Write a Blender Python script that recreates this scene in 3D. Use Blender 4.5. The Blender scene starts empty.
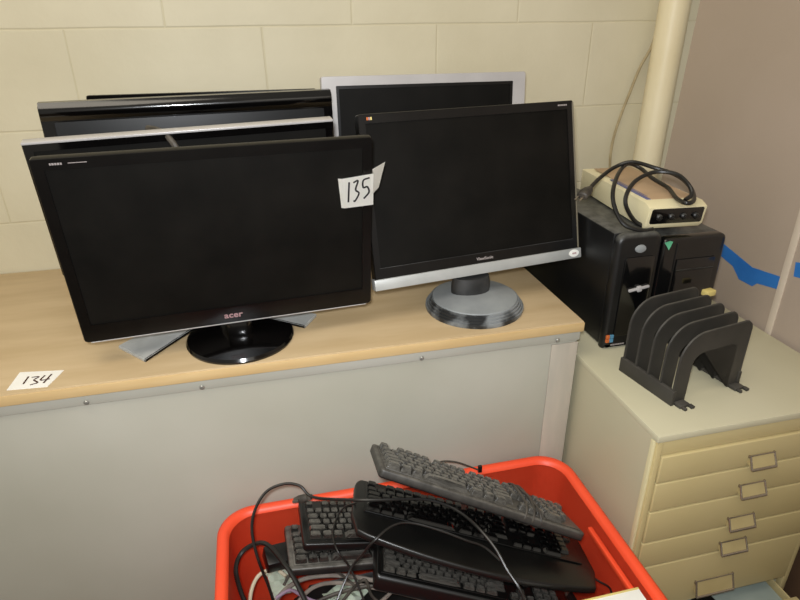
import bpy, bmesh, math, random
from mathutils import Vector, Matrix
random.seed(7)
scene = bpy.context.scene
COL = scene.collection
FLOOR = -0.75          # everything is modelled with the counter top at z=0, then lifted so the floor is z=0
R = math.radians

# ------------------------------------------------------------------ materials
def lin(c):
    return tuple(((v/255)/12.92 if v/255 <= .04045 else ((v/255+.055)/1.055)**2.4) for v in c)
def mat(name, c1, c2=None, rough=.5, metal=0, scale=8, bump=0, bscale=60, coat=0, detail=4,
        dust=None, dust_amt=0, spec=.5, stretch=None, rvar=0, thr=(.35,.7), perobj=False):
    m = bpy.data.materials.new(name); m.use_nodes = True
    nt = m.node_tree; N = nt.nodes; L = nt.links
    b = N['Principled BSDF']; b.inputs['Roughness'].default_value = rough
    b.inputs['Metallic'].default_value = metal; b.inputs['Coat Weight'].default_value = coat
    b.inputs['Coat Roughness'].default_value = .06
    b.inputs['Specular IOR Level'].default_value = spec
    tc = N.new('ShaderNodeTexCoord'); mp = N.new('ShaderNodeMapping')
    L.new(tc.outputs['Object'], mp.inputs['Vector'])
    if stretch: mp.inputs['Scale'].default_value = stretch
    if perobj:
        oi = N.new('ShaderNodeObjectInfo'); mm = N.new('ShaderNodeMath'); mm.operation = 'MULTIPLY'; mm.inputs[1].default_value = 60
        L.new(oi.outputs['Random'], mm.inputs[0]); L.new(mm.outputs[0], mp.inputs['Location'])
    n = N.new('ShaderNodeTexNoise'); n.inputs['Scale'].default_value = scale; n.inputs['Detail'].default_value = detail
    L.new(mp.outputs['Vector'], n.inputs['Vector'])
    r = N.new('ShaderNodeValToRGB'); L.new(n.outputs['Fac'], r.inputs['Fac'])
    r.color_ramp.elements[0].position = thr[0]; r.color_ramp.elements[1].position = thr[1]
    r.color_ramp.elements[0].color = (*lin(c1), 1); r.color_ramp.elements[1].color = (*lin(c2 or c1), 1)
    out = r.outputs['Color']
    if dust:
        n2 = N.new('ShaderNodeTexNoise'); n2.inputs['Scale'].default_value = scale*4; n2.inputs['Detail'].default_value = 8
        n2.inputs['Roughness'].default_value = .7
        L.new(mp.outputs['Vector'], n2.inputs['Vector'])
        geo = N.new('ShaderNodeNewGeometry'); sx = N.new('ShaderNodeSeparateXYZ'); L.new(geo.outputs['Normal'], sx.inputs[0])
        mr = N.new('ShaderNodeMapRange'); mr.inputs['From Min'].default_value = .2; mr.inputs['From Max'].default_value = 1
        L.new(sx.outputs['Z'], mr.inputs['Value'])
        mr2 = N.new('ShaderNodeMapRange'); mr2.inputs['From Min'].default_value = .24; mr2.inputs['From Max'].default_value = .62
        L.new(n2.outputs['Fac'], mr2.inputs['Value'])
        mu = N.new('ShaderNodeMath'); mu.operation = 'MULTIPLY'; L.new(mr.outputs[0], mu.inputs[0]); L.new(mr2.outputs[0], mu.inputs[1])
        mu2 = N.new('ShaderNodeMath'); mu2.operation = 'MULTIPLY'; L.new(mu.outputs[0], mu2.inputs[0]); mu2.inputs[1].default_value = dust_amt
        mx = N.new('ShaderNodeMixRGB'); L.new(mu2.outputs[0], mx.inputs['Fac']); L.new(out, mx.inputs[1]); mx.inputs[2].default_value = (*lin(dust), 1)
        out = mx.outputs[0]
    L.new(out, b.inputs['Base Color'])
    if rvar:
        ma = N.new('ShaderNodeMapRange'); ma.inputs['To Min'].default_value = max(0, rough-rvar); ma.inputs['To Max'].default_value = rough+rvar
        L.new(n.outputs['Fac'], ma.inputs['Value']); L.new(ma.outputs[0], b.inputs['Roughness'])
    if bump:
        n3 = N.new('ShaderNodeTexNoise'); n3.inputs['Scale'].default_value = bscale; n3.inputs['Detail'].default_value = 3
        L.new(mp.outputs['Vector'], n3.inputs['Vector'])
        bp = N.new('ShaderNodeBump'); bp.inputs['Strength'].default_value = bump; bp.inputs['Distance'].default_value = .002
        L.new(n3.outputs['Fac'], bp.inputs['Height']); L.new(bp.outputs[0], b.inputs['Normal'])
    return m

def block_material():
    m = bpy.data.materials.new('painted_block'); m.use_nodes = True
    nt = m.node_tree; N = nt.nodes; L = nt.links; b = N['Principled BSDF']; b.inputs['Roughness'].default_value = .55
    tc = N.new('ShaderNodeTexCoord'); sx = N.new('ShaderNodeSeparateXYZ'); L.new(tc.outputs['Object'], sx.inputs[0])
    ax = N.new('ShaderNodeMath'); ax.operation = 'ADD'; ax.inputs[1].default_value = 0.4064*10; L.new(sx.outputs['X'], ax.inputs[0])
    az = N.new('ShaderNodeMath'); az.operation = 'ADD'; az.inputs[1].default_value = -0.5276 + .2032*10; L.new(sx.outputs['Z'], az.inputs[0])
    cx = N.new('ShaderNodeCombineXYZ'); L.new(ax.outputs[0], cx.inputs[0]); L.new(az.outputs[0], cx.inputs[1])
    nz = N.new('ShaderNodeTexNoise'); nz.inputs['Scale'].default_value = 5; L.new(tc.outputs['Object'], nz.inputs['Vector'])
    dv = N.new('ShaderNodeVectorMath'); dv.operation = 'MULTIPLY_ADD'; L.new(nz.outputs['Color'], dv.inputs[0]); dv.inputs[1].default_value = (.004,.004,0); L.new(cx.outputs[0], dv.inputs[2])
    br = N.new('ShaderNodeTexBrick'); br.offset = .5; br.offset_frequency = 2; br.squash = 1
    br.inputs['Scale'].default_value = 1; br.inputs['Brick Width'].default_value = .4064; br.inputs['Row Height'].default_value = .2032
    br.inputs['Mortar Size'].default_value = .0035; br.inputs['Mortar Smooth'].default_value = 1
    br.inputs['Color1'].default_value = (*lin((214,206,180)), 1); br.inputs['Color2'].default_value = (*lin((211,203,176)), 1)
    br.inputs['Mortar'].default_value = (*lin((205,196,166)), 1)
    L.new(dv.outputs[0], br.inputs['Vector'])
    n = N.new('ShaderNodeTexNoise'); n.inputs['Scale'].default_value = 3; n.inputs['Detail'].default_value = 5; L.new(tc.outputs['Object'], n.inputs['Vector'])
    mx = N.new('ShaderNodeMixRGB'); mx.blend_type = 'MULTIPLY'; mx.inputs['Fac'].default_value = 1
    rr = N.new('ShaderNodeValToRGB'); rr.color_ramp.elements[0].position = .3; rr.color_ramp.elements[0].color = (.86,.85,.82,1); rr.color_ramp.elements[1].position = .7; rr.color_ramp.elements[1].color = (1,1,1,1)
    L.new(n.outputs['Fac'], rr.inputs['Fac']); L.new(br.outputs['Color'], mx.inputs[1]); L.new(rr.outputs[0], mx.inputs[2]); L.new(mx.outputs[0], b.inputs['Base Color'])
    n2 = N.new('ShaderNodeTexNoise'); n2.inputs['Scale'].default_value = 45; n2.inputs['Detail'].default_value = 4; L.new(tc.outputs['Object'], n2.inputs['Vector'])
    ad = N.new('ShaderNodeMath'); ad.operation = 'MULTIPLY_ADD'; L.new(br.outputs['Fac'], ad.inputs[0]); ad.inputs[1].default_value = -.4
    sc = N.new('ShaderNodeMath'); sc.operation = 'MULTIPLY'; sc.inputs[1].default_value = .35; L.new(n2.outputs['Fac'], sc.inputs[0]); L.new(sc.outputs[0], ad.inputs[2])
    bp = N.new('ShaderNodeBump'); bp.inputs['Strength'].default_value = .5; bp.inputs['Distance'].default_value = .004
    L.new(ad.outputs[0], bp.inputs['Height']); L.new(bp.outputs[0], b.inputs['Normal'])
    return m

M = {}
M['block'] = block_material()
M['panelwall'] = mat('beige_panel', (168,152,136), (176,160,146), rough=.5, scale=2.5, bump=.15, bscale=120)
M['seam'] = mat('seam_strip', (205,190,172), (212,198,180), rough=.5)
M['pipe'] = mat('pipe_paint', (222,208,170), (228,216,182), rough=.45, scale=6)
M['floor'] = mat('concrete', (98,82,64), (120,102,82), rough=.8, scale=5, bump=.3)
M['wood'] = mat('wood_laminate', (184,160,122), (198,175,138), rough=.42, scale=5, stretch=(1,5,5), bump=.05)
M['woodedge'] = mat('wood_edge_band', (202,172,122), (210,182,134), rough=.4, scale=8, stretch=(1,8,8))
M['greymetal'] = mat('grey_painted_metal', (164,162,148), (178,176,164), rough=.5, scale=2.2, bump=.12, bscale=35, detail=6, rvar=.08)
M['rail'] = mat('grey_rail', (168,167,155), (180,178,168), rough=.5, scale=3)
M['worn'] = mat('worn_metal', (166,160,148), (184,174,160), rough=.45, scale=9, detail=6, stretch=(3,3,.6))
M['steel'] = mat('screw_steel', (165,165,160), rough=.3, metal=.7)
M['cabside'] = mat('cream_enamel', (186,180,152), (194,188,162), rough=.4, scale=3)
M['cabfront'] = mat('cream_enamel_front', (186,170,122), (192,176,130), rough=.42, scale=4)
M['cabedge'] = mat('cream_enamel_edge', (206,196,156), rough=.4)
M['brown'] = mat('dark_brown_fill', (84,62,44), (98,74,54), rough=.6, scale=6)
M['dark'] = mat('dark_gap', (40,36,30), rough=.8)
M['plate'] = mat('pull_plate', (164,148,104), (174,158,114), rough=.4, scale=20)
M['chrome'] = mat('pull_chrome', (150,140,126), (176,166,152), rough=.25, metal=.8)
M['black_gloss'] = mat('gloss_black', (6,5,5), (9,8,8), rough=.16, coat=.3, scale=20, spec=.4)
M['bezel_front'] = mat('bezel_black', (7,6,6), (12,11,10), rough=.3, scale=20, spec=.3)
M['black_satin'] = mat('satin_black', (11,10,10), (17,16,15), rough=.36, scale=20, spec=.35)
M['screen'] = mat('screen_panel', (8,7,5), (20,18,15), rough=.6, scale=11, detail=10, spec=.14, thr=(.35,.8))
M['screen2'] = mat('screen_panel_dark', (8,8,8), (13,13,12), rough=.3, scale=14, detail=6)
M['silver'] = mat('silver_plastic', (178,175,174), (190,187,186), rough=.35, metal=.1, scale=10)
M['silver_b'] = mat('silver_strip', (168,170,168), (182,184,182), rough=.38, metal=.2, scale=12)
M['silver_leg'] = mat('brushed_silver', (178,180,178), (196,198,196), rough=.4, metal=.15, scale=30)
M['side_grey'] = mat('side_grey', (104,98,84), (118,112,96), rough=.4)
M['base_grey'] = mat('dusty_grey_base', (128,132,134), (146,150,150), rough=.6, scale=14)
M['base_ring'] = mat('dusty_ring', (30,32,34), (126,130,132), rough=.5, scale=18, thr=(.4,.56))
M['neck_b'] = mat('neck_dark_grey', (36,36,36), (74,74,74), rough=.5, scale=14, thr=(.4,.75))
M['paper'] = mat('white_card', (238,236,228), (244,242,236), rough=.8, scale=20)
M['ink'] = mat('marker_ink', (26,22,20), rough=.6)
M['inkbrown'] = mat('marker_ink_brown', (64,28,20), rough=.6)
M['logo_grey'] = mat('logo_grey', (150,142,140), rough=.4)
M['logo_red'] = mat('logo_red', (172,138,140), rough=.4)
M['tower'] = mat('tower_black', (10,10,10), (18,18,18), rough=.42, scale=10, dust=(104,104,100), dust_amt=.85)
M['towerfront'] = mat('tower_front_black', (8,8,9), (14,14,14), rough=.16, coat=.4, scale=12)
M['cream'] = mat('cream_plastic', (222,212,172), (230,220,184), rough=.45, scale=9)
M['tanpanel'] = mat('tan_label', (176,148,116), (188,160,128), rough=.55, scale=9)
M['stripe'] = mat('blue_stripe', (96,98,138), (108,110,150), rough=.5)
M['cable'] = mat('black_cable', (20,19,18), (30,29,27), rough=.35, scale=40)
M['cabledust'] = mat('dusty_cable', (48,44,40), (84,78,70), rough=.5, scale=40)
M['cablegrey'] = mat('grey_cable', (112,102,94), (140,130,120), rough=.5, scale=30)
M['cablebeige'] = mat('beige_cable', (188,176,150), (204,192,168), rough=.5, scale=30)
M['cabletan'] = mat('tan_wire', (150,134,100), (172,156,120), rough=.5, scale=30)
M['cablepurple'] = mat('mauve_cable', (120,100,120), (134,116,134), rough=.5, scale=30)
M['tape'] = mat('blue_tape', (36,104,178), (48,118,192), rough=.6, scale=12)
M['organizer'] = mat('organizer_black', (44,42,38), (58,55,50), rough=.6, scale=12, dust=(110,106,98), dust_amt=.3)
M['bin'] = mat('red_plastic', (232,78,48), (238,86,54), rough=.4, scale=5, bump=.05)
M['binrim'] = mat('red_plastic_rim', (232,74,40), (238,82,46), rough=.45, scale=5)
M['kbody'] = mat('keyboard_black', (7,7,7), (14,14,13), rough=.35, scale=14)
M['kbody_dust'] = mat('keyboard_dusty', (18,17,16), (36,34,32), rough=.45, scale=14, dust=(128,124,116), dust_amt=.6)
M['key'] = mat('keycap_black', (5,5,5), (12,11,11), rough=.12, scale=1.5, perobj=True, spec=.8)
M['key_dust'] = mat('keycap_dusty', (13,12,11), (44,42,38), rough=.22, scale=.6, dust=(160,156,148), dust_amt=.55, perobj=True, thr=(.4,.65))
M['key_mid'] = mat('keycap_grimy', (8,8,7), (28,26,24), rough=.2, scale=.6, dust=(140,136,128), dust_amt=.42, perobj=True, thr=(.4,.65))
M['green'] = mat('green_label', (60,150,110), (120,200,160), rough=.4)
M['yellow'] = mat('yellow_foam', (206,186,110), (216,198,128), rough=.6)
M['orange'] = mat('sticker_orange', (200,104,50), rough=.5)
M['bluest'] = mat('sticker_blue', (84,140,170), rough=.5)
M['bluepaper'] = mat('bluish_paper', (140,152,146), (160,170,160), rough=.6)
M['boxwhite'] = mat('white_box', (232,232,226), (240,240,234), rough=.6)
M['paleg'] = mat('pale_green_paper', (210,222,204), (226,236,220), rough=.7)

# ------------------------------------------------------------------ helpers
def finish(me, smooth=35):
    for p in me.polygons: p.use_smooth = True
    me.set_sharp_from_angle(angle=R(smooth))
def obj(name, bm, m, parent=None, loc=None, mtx=None, smooth=35):
    bmesh.ops.recalc_face_normals(bm, faces=bm.faces)
    me = bpy.data.meshes.new(name); bm.to_mesh(me); bm.free(); finish(me, smooth)
    mats = m if isinstance(m, (list, tuple)) else [m]
    for x in mats: me.materials.append(M[x] if isinstance(x, str) else x)
    o = bpy.data.objects.new(name, me); COL.objects.link(o)
    if parent: o.parent = parent
    if mtx is not None: o.matrix_local = mtx
    elif loc is not None: o.location = loc
    return o
def thing(name, label, cat, loc=(0,0,0), rotz=0, group=None):
    o = bpy.data.objects.new(name, None); COL.objects.link(o); o.empty_display_size = .05
    o.location = loc; o.rotation_euler = (0,0,rotz); o['label'] = label; o['category'] = cat
    if group: o['group'] = group
    return o
def tag(o, label, cat, group=None):
    o['label'] = label; o['category'] = cat
    if group: o['group'] = group
    return o
def struct(o): o['kind'] = 'structure'; return o

def NB(): return bmesh.new()
def add(bm, src, mi=0):
    """append src bmesh into bm"""
    me = bpy.data.meshes.new('tmp'); 
    for f in src.faces: f.material_index = mi
    src.to_mesh(me); src.free(); bm.from_mesh(me); bpy.data.meshes.remove(me)
def box(bm, lo, hi, bev=0, seg=2, mi=0, mtx=None):
    b = bmesh.new(); bmesh.ops.create_cube(b, size=1)
    c = [(lo[i]+hi[i])/2 for i in range(3)]; s = [abs(hi[i]-lo[i]) for i in range(3)]
    for v in b.verts: v.co = Vector((c[0]+v.co.x*s[0], c[1]+v.co.y*s[1], c[2]+v.co.z*s[2]))
    if bev: bmesh.ops.bevel(b, geom=list(b.edges), offset=bev, segments=seg, affect='EDGES', profile=.5)
    if mtx is not None: b.transform(mtx)
    add(bm, b, mi); return bm
def prism(bm, pts, z0, z1, bev=0, seg=2, mi=0, mtx=None, axis='z'):
    """polygon pts (2D) extruded; axis z: (x,y,z); axis y: (x, y=depth, z)"""
    b = bmesh.new()
    f = (lambda p, d: (p[0], p[1], d)) if axis == 'z' else ((lambda p, d: (p[0], d, p[1])) if axis == 'y' else (lambda p, d: (d, p[0], p[1])))
    A = [b.verts.new(f(p, z0)) for p in pts]; B = [b.verts.new(f(p, z1)) for p in pts]
    n = len(pts); b.faces.new(A); b.faces.new(B)
    for i in range(n): b.faces.new((A[i], A[(i+1) % n], B[(i+1) % n], B[i]))
    bmesh.ops.recalc_face_normals(b, faces=b.faces)
    if bev:
        es = [e for e in b.edges if not (e.verts[0] in A) ^ (e.verts[1] in A)]
        bmesh.ops.bevel(b, geom=es, offset=bev, segments=seg, affect='EDGES', profile=.5)
    if mtx is not None: b.transform(mtx)
    add(bm, b, mi); return bm
def rr(x0, y0, x1, y1, r, n=6):
    """rounded rectangle; r single or 4 radii (bl, br, tr, tl)"""
    if not isinstance(r, (list, tuple)): r = [r]*4
    P = []
    for (cx, cy, a0, q) in ((x0+r[0], y0+r[0], 180, r[0]), (x1-r[1], y0+r[1], 270, r[1]), (x1-r[2], y1-r[2], 0, r[2]), (x0+r[3], y1-r[3], 90, r[3])):
        for k in range(n+1):
            a = R(a0 + 90*k/n); P.append((cx+q*math.cos(a), cy+q*math.sin(a)))
    return P
def ring(bm, outer, inner, y0, y1, yin=None, mi=0, bev=.0015):
    """picture-frame ring between two equal-length loops in xz, front y0, back y1"""
    n = len(outer); b = bmesh.new(); yin = y1 if yin is None else yin
    cx = sum(p[0] for p in outer)/n; cz = sum(p[1] for p in outer)/n
    def sh(p, d): 
        v = Vector((p[0]-cx, p[1]-cz)); l = v.length; v = v*(1-d/l); return (v.x+cx, v.y+cz)
    L0 = [b.verts.new((p[0], y1, p[1])) for p in outer]
    L1 = [b.verts.new((p[0], y0+bev, p[1])) for p in outer]
    L2 = [b.verts.new((*[sh(p, bev)[0]], y0, sh(p, bev)[1])) for p in outer]
    L3 = [b.verts.new((p[0], y0, p[1])) for p in inner]
    L4 = [b.verts.new((p[0], yin, p[1])) for p in inner]
    for A, B in ((L0, L1), (L1, L2), (L2, L3), (L3, L4)):
        for i in range(n): b.faces.new((A[i], A[(i+1) % n], B[(i+1) % n], B[i]))
    b.faces.new(L0)
    add(bm, b, mi); return bm
def lathe(bm, prof, seg=48, c=(0,0,0), mi=0, sx=1, sy=1, mtx=None):
    b = bmesh.new(); rows = []
    for r, z in prof:
        rows.append([b.verts.new((c[0]+sx*r*math.cos(2*math.pi*k/seg), c[1]+sy*r*math.sin(2*math.pi*k/seg), c[2]+z)) for k in range(seg)])
    for A, B in zip(rows, rows[1:]):
        for k in range(seg): b.faces.new((A[k], A[(k+1) % seg], B[(k+1) % seg], B[k]))
    b.faces.new(rows[0]); b.faces.new(rows[-1])
    if mtx is not None: b.transform(mtx)
    add(bm, b, mi); return bm
def crom(P, sub=8):
    P = [Vector(p) for p in P]; Q = [P[0]*2-P[1]] + P + [P[-1]*2-P[-2]]; out = []
    for i in range(1, len(Q)-2):
        a, b, c, d = Q[i-1:i+3]
        for k in range(sub):
            t = k/sub
            out.append(.5*((2*b)+(c-a)*t+(2*a-5*b+4*c-d)*t*t+(3*b-a-3*c+d)*t**3))
    out.append(P[-1]); return out
def tube(bm, P, r, seg=8, smooth=True, sub=8, mi=0, flat=None):
    P = crom(P, sub) if smooth else [Vector(p) for p in P]
    b = bmesh.new(); rings = []; nrm = None
    for i, p in enumerate(P):
        t = (P[min(i+1, len(P)-1)]-P[max(i-1, 0)]).normalized()
        if nrm is None: nrm = t.orthogonal().normalized()
        nrm = (nrm - t*nrm.dot(t)); nrm = nrm.normalized() if nrm.length > 1e-6 else t.orthogonal().normalized()
        bi = t.cross(nrm)
        rings.append([b.verts.new(p+(nrm*math.cos(2*math.pi*k/seg)+bi*math.sin(2*math.pi*k/seg))*r) for k in range(seg)])
    for A, B in zip(rings, rings[1:]):
        for k in range(seg): b.faces.new((A[k], A[(k+1) % seg], B[(k+1) % seg], B[k]))
    b.faces.new(rings[0]); b.faces.new(rings[-1])
    add(bm, b, mi); return bm
def text_bm(s, size, depth=.0004, xs=1.0, bold=0):
    cu = bpy.data.curves.new('t', 'FONT'); cu.body = s; cu.size = size; cu.extrude = depth; cu.align_x = 'CENTER'; cu.align_y = 'CENTER'
    cu.offset = bold; cu.resolution_u = 3
    o = bpy.data.objects.new('t', cu); COL.objects.link(o); bpy.context.view_layer.update()
    dg = bpy.context.evaluated_depsgraph_get()
    me = bpy.data.meshes.new_from_object(o.evaluated_get(dg))
    b = bmesh.new(); b.from_mesh(me)
    for v in b.verts: v.co.x *= xs
    COL.objects.unlink(o); bpy.data.objects.remove(o); bpy.data.curves.remove(cu); bpy.data.meshes.remove(me)
    return b
def marks(widths, h, gap=.0008):
    # row of tiny printed marks, too small to read
    b = NB(); tot = sum(widths)+gap*(len(widths)-1); x = -tot/2
    for w_ in widths: box(b, (x, -h/2, 0), (x+w_, h/2, .0003)); x += w_+gap
    return b
def Mx(loc, rx=0, ry=0, rz=0):
    return Matrix.Translation(loc) @ Matrix.Rotation(R(rz), 4, 'Z') @ Matrix.Rotation(R(ry), 4, 'Y') @ Matrix.Rotation(R(rx), 4, 'X')
XZ = Matrix.Rotation(R(90), 4, 'X')     # xy text -> faces -Y

# ------------------------------------------------------------------ the room
bm = NB(); box(bm, (-2.2, 0, FLOOR), (2.2, .1, 1.6)); struct(obj('wall_back', bm, 'block'))
bm = NB(); box(bm, (-2.2, -3.0, FLOOR-.05), (2.2, .1, FLOOR)); struct(obj('floor', bm, 'floor'))
# beige partition forming the right wall; its far edge leans slightly and stops short of the block wall
bm = NB(); prism(bm, [(-3.0, FLOOR), (-.055, FLOOR), (-.175, 1.6), (-3.0, 1.6)], 1.42, 1.46, axis='x'); struct(obj('wall_right', bm, 'panelwall'))
bm = NB(); box(bm, (1.4165, -.562, FLOOR), (1.42, -.545, 1.6), .001); struct(obj('trim_1', bm, 'seam'))
bm = NB(); box(bm, (1.409, -2.6, FLOOR), (1.4199, -.7, -.34), .002); struct(obj('dark_fill_right', bm, 'brown'))  # added brown board, stands in for the dark patch right of the cabinet
# vertical pipe in the corner
bm = NB(); tube(bm, [(1.375, -.05, FLOOR), (1.40, -.05, .1), (1.415, -.05, 1.6)], .037, 28)
tag(obj('pipe', bm, 'pipe'), 'thick cream painted vertical pipe in the corner against the block wall', 'pipe')
# thin wire down the wall
bm = NB(); tube(bm, [(1.3890, -0.0300, 0.5910), (1.3840, -0.0300, 0.5330), (1.3810, -0.0200, 0.4700), (1.3610, -0.0120, 0.4150), (1.3440, -0.0100, 0.3550), (1.3270, -0.0100, 0.2970), (1.3140, -0.0100, 0.2320), (1.3140, -0.0120, 0.1640), (1.3370, -0.0120, 0.0620), (1.3570, -0.0140, -0.0290)], .0035, 8)
tag(obj('wall_wire', bm, 'cabletan'), 'thin tan wire hanging down the block wall left of the pipe', 'wire')
# blue tape
def poly_x(pts, x, t=.0008):
    b = NB(); prism(b, [(p[1], p[2]) for p in pts], x-t, x, axis='x'); return b
bm = poly_x([(1.4190, -0.3730, 0.0480), (1.4190, -0.4660, 0.0280), (1.4190, -0.5480, 0.0380), (1.4190, -0.5460, 0.0090), (1.4190, -0.4900, -0.0010), (1.4190, -0.4790, -0.0130), (1.4190, -0.4380, -0.0130), (1.4190, -0.4110, 0.0090), (1.4190, -0.3510, 0.0220), (1.4190, -0.3410, 0.0540)], 1.4204, .0012)
tag(obj('masking_tape', bm, 'tape'), 'long torn strip of blue masking tape on the beige wall beside the black tower', 'tape')
bm = poly_x([(1.4190, -0.5690, 0.0810), (1.4190, -0.6650, 0.1070), (1.4190, -0.6780, 0.0710), (1.4190, -0.5740, 0.0510)], 1.4204, .0012)
tag(obj('masking_tape', bm, 'tape'), 'short piece of blue masking tape right of the pale wall seam', 'tape')

# ------------------------------------------------------------------ counter
XR = .955; YF = -.562
ct = thing('storage_counter', 'long grey metal storage counter with a pale wooden top carrying the monitors', 'counter', (0, 0, FLOOR))
U = Matrix.Translation((0, 0, -FLOOR))
bm = NB(); box(bm, (-1.3, YF, -.022), (XR, -.003, 0), .002); bm.transform(U); obj('wooden_top', bm, 'wood', ct)
bm = NB(); box(bm, (-1.3, YF-.0015, -.0215), (XR+.0005, YF+.0005, -.0025), .0006); bm.transform(U); obj('edge_band', bm, 'woodedge', ct)
bm = NB(); box(bm, (-1.29, YF+.008, FLOOR), (XR-.006, -.01, -.0225), .001); bm.transform(U); obj('body', bm, 'greymetal', ct)
bm = NB(); box(bm, (-1.29, YF+.004, -.043), (XR-.003, YF+.0075, -.0225), .001); bm.transform(U); obj('top_rail', bm, 'rail', ct)
bm = NB(); box(bm, (XR-.062, YF+.004, FLOOR), (XR-.005, YF+.0078, -.048), .001); bm.transform(U); obj('corner_strip', bm, 'worn', ct)
for u in [(0.0380, -0.5610, -0.0490), (0.2250, -0.5610, -0.0230), (0.6230, -0.5610, -0.0350), (0.9020, -0.5610, -0.0330)]:
    bm = NB(); lathe(bm, [(.0045, 0), (.0045, .001), (.003, .0028), (.0008, .003)], 14, mtx=Matrix.Translation((u[0], YF+.001, -.036-FLOOR)) @ Matrix.Rotation(R(90), 4, 'X'))
    obj('screw', bm, 'steel', ct)

# ------------------------------------------------------------------ drawer cabinet
CX0, CX1, CY, CZ = .963, 1.366, -.817, -.09
cab = thing('drawer_cabinet', 'cream metal cabinet with shallow drawers standing right of the grey counter', 'cabinet', (CX0, CY, FLOOR))
cm = Matrix.Translation((-CX0, -CY, -FLOOR))
bm = NB()
box(bm, (CX0, CY+.012, FLOOR), (CX0+.008, -.10, CZ-.012)); box(bm, (CX1-.008, CY+.012, FLOOR), (CX1, -.10, CZ-.012))
box(bm, (CX0, -.11, FLOOR), (CX1, -.10, CZ-.012)); box(bm, (CX0, CY+.02, FLOOR), (CX1, -.11, FLOOR+.03))
bm.transform(cm); obj('body', bm, 'cabside', cab)
bm = NB(); box(bm, (CX0, CY, CZ-.014), (CX1+.045, -.095, CZ), .002); bm.transform(cm); obj('top', bm, 'cabside', cab)
bm = NB(); box(bm, (CX0+.003, CY+.001, FLOOR), (CX0+.013, CY+.015, CZ-.0145), .001); box(bm, (CX1-.012, CY+.001, FLOOR), (CX1, CY+.015, CZ-.0145), .001)
box(bm, (CX0+.013, CY+.003, CZ-.044), (CX1-.012, CY+.015, CZ-.0145), .001); bm.transform(cm); obj('frame', bm, 'cabfront', cab)
bm = NB(); box(bm, (CX0-.0012, CY+.006, FLOOR), (CX0+.003, CY+.016, CZ-.015), .001); bm.transform(cm); obj('corner_edge', bm, 'cabedge', cab)
def pull(w, h, x, y, z):
    """bent-wire label pull: chrome frame and the plate it holds"""
    b = NB(); w /= 2
    tl, tr_, bl_, br_ = (x-w+.001, y-.003, z+h*.5), (x+w-.001, y-.003, z+h*.5), (x-w, y-.014, z-h*.5), (x+w, y-.014, z-h*.5)
    tube(b, [tl, bl_], .0019, 8, smooth=False); tube(b, [tr_, br_], .0019, 8, smooth=False)
    tube(b, [bl_, br_], .0027, 8, smooth=False); tube(b, [tl, tr_], .0014, 8, smooth=False)
    for sx_ in (-1, 1): box(b, (x+sx_*w-.0015, y-.004, z+h*.3), (x+sx_*w+.0015, y, z+h*.55), .0005)
    p = NB(); prism(p, [(y, z+h*.46), (y-.003, z+h*.46), (y-.0135, z-h*.46), (y-.012, z-h*.5), (y, z-h*.3)], x-w+.001, x+w-.001, axis='x')
    return b, p
lines = [-.134, -.194, -.261, -.338, -.404, -.532]
hz = [-.178, -.245, -.325, -.388, -.491]
hx = [1.186, 1.184, 1.182, 1.181, 1.164]; hw = [.052, .054, .056, .058, .086]
for i in range(5):
    bm = NB(); z1, z0 = lines[i]-.0015, lines[i+1]+.0015
    box(bm, (CX0+.015, CY-.002, z0), (CX1-.014, CY+.014, z1), .0022, 3); box(bm, (CX0+.02, CY+.014, z0+.006), (CX1-.02, CY+.4, z1-.012)); bm.transform(cm)
    d = obj('drawer', bm, 'cabfront', cab)
    b, p_ = pull(hw[i], .023 if i < 4 else .032, hx[i], CY-.002, hz[i]); b.transform(cm); obj('handle', b, 'chrome', d); p_.transform(cm); obj('handle_plate', p_, 'plate', d)
# open bottom drawer
oy = CY-.042
bm = NB(); box(bm, (CX0+.015, oy-.008, FLOOR+.04), (CX1-.012, oy+.006, -.548), .002)
for (a, c) in (((CX0+.02, oy+.006, FLOOR+.04), (CX0+.024, CY+.4, -.556)), ((CX1-.024, oy+.006, FLOOR+.04), (CX1-.02, CY+.4, -.556)), ((CX0+.02, oy+.006, FLOOR+.04), (CX1-.02, CY+.4, FLOOR+.044))):
    box(bm, a, c)
bm.transform(cm); obj('drawer', bm, 'cabfront', cab)
bm = NB(); box(bm, (CX0+.03, oy+.01, -.575), (CX1-.03, CY+.3, -.5655), .003)
tag(obj('paper_pad', bm, 'bluepaper'), 'bluish papers lying in the open bottom drawer of the cream cabinet', 'papers')
bm = NB(); box(bm, (-.022, -.05, 0), (.022, .05, .005), .0022); 
tag(obj('black_strap', bm, 'cable', mtx=Mx((1.175, CY-.01, -.564), 0, 0, 12)), 'small black item lying on papers in the open drawer', 'strap')

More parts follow.
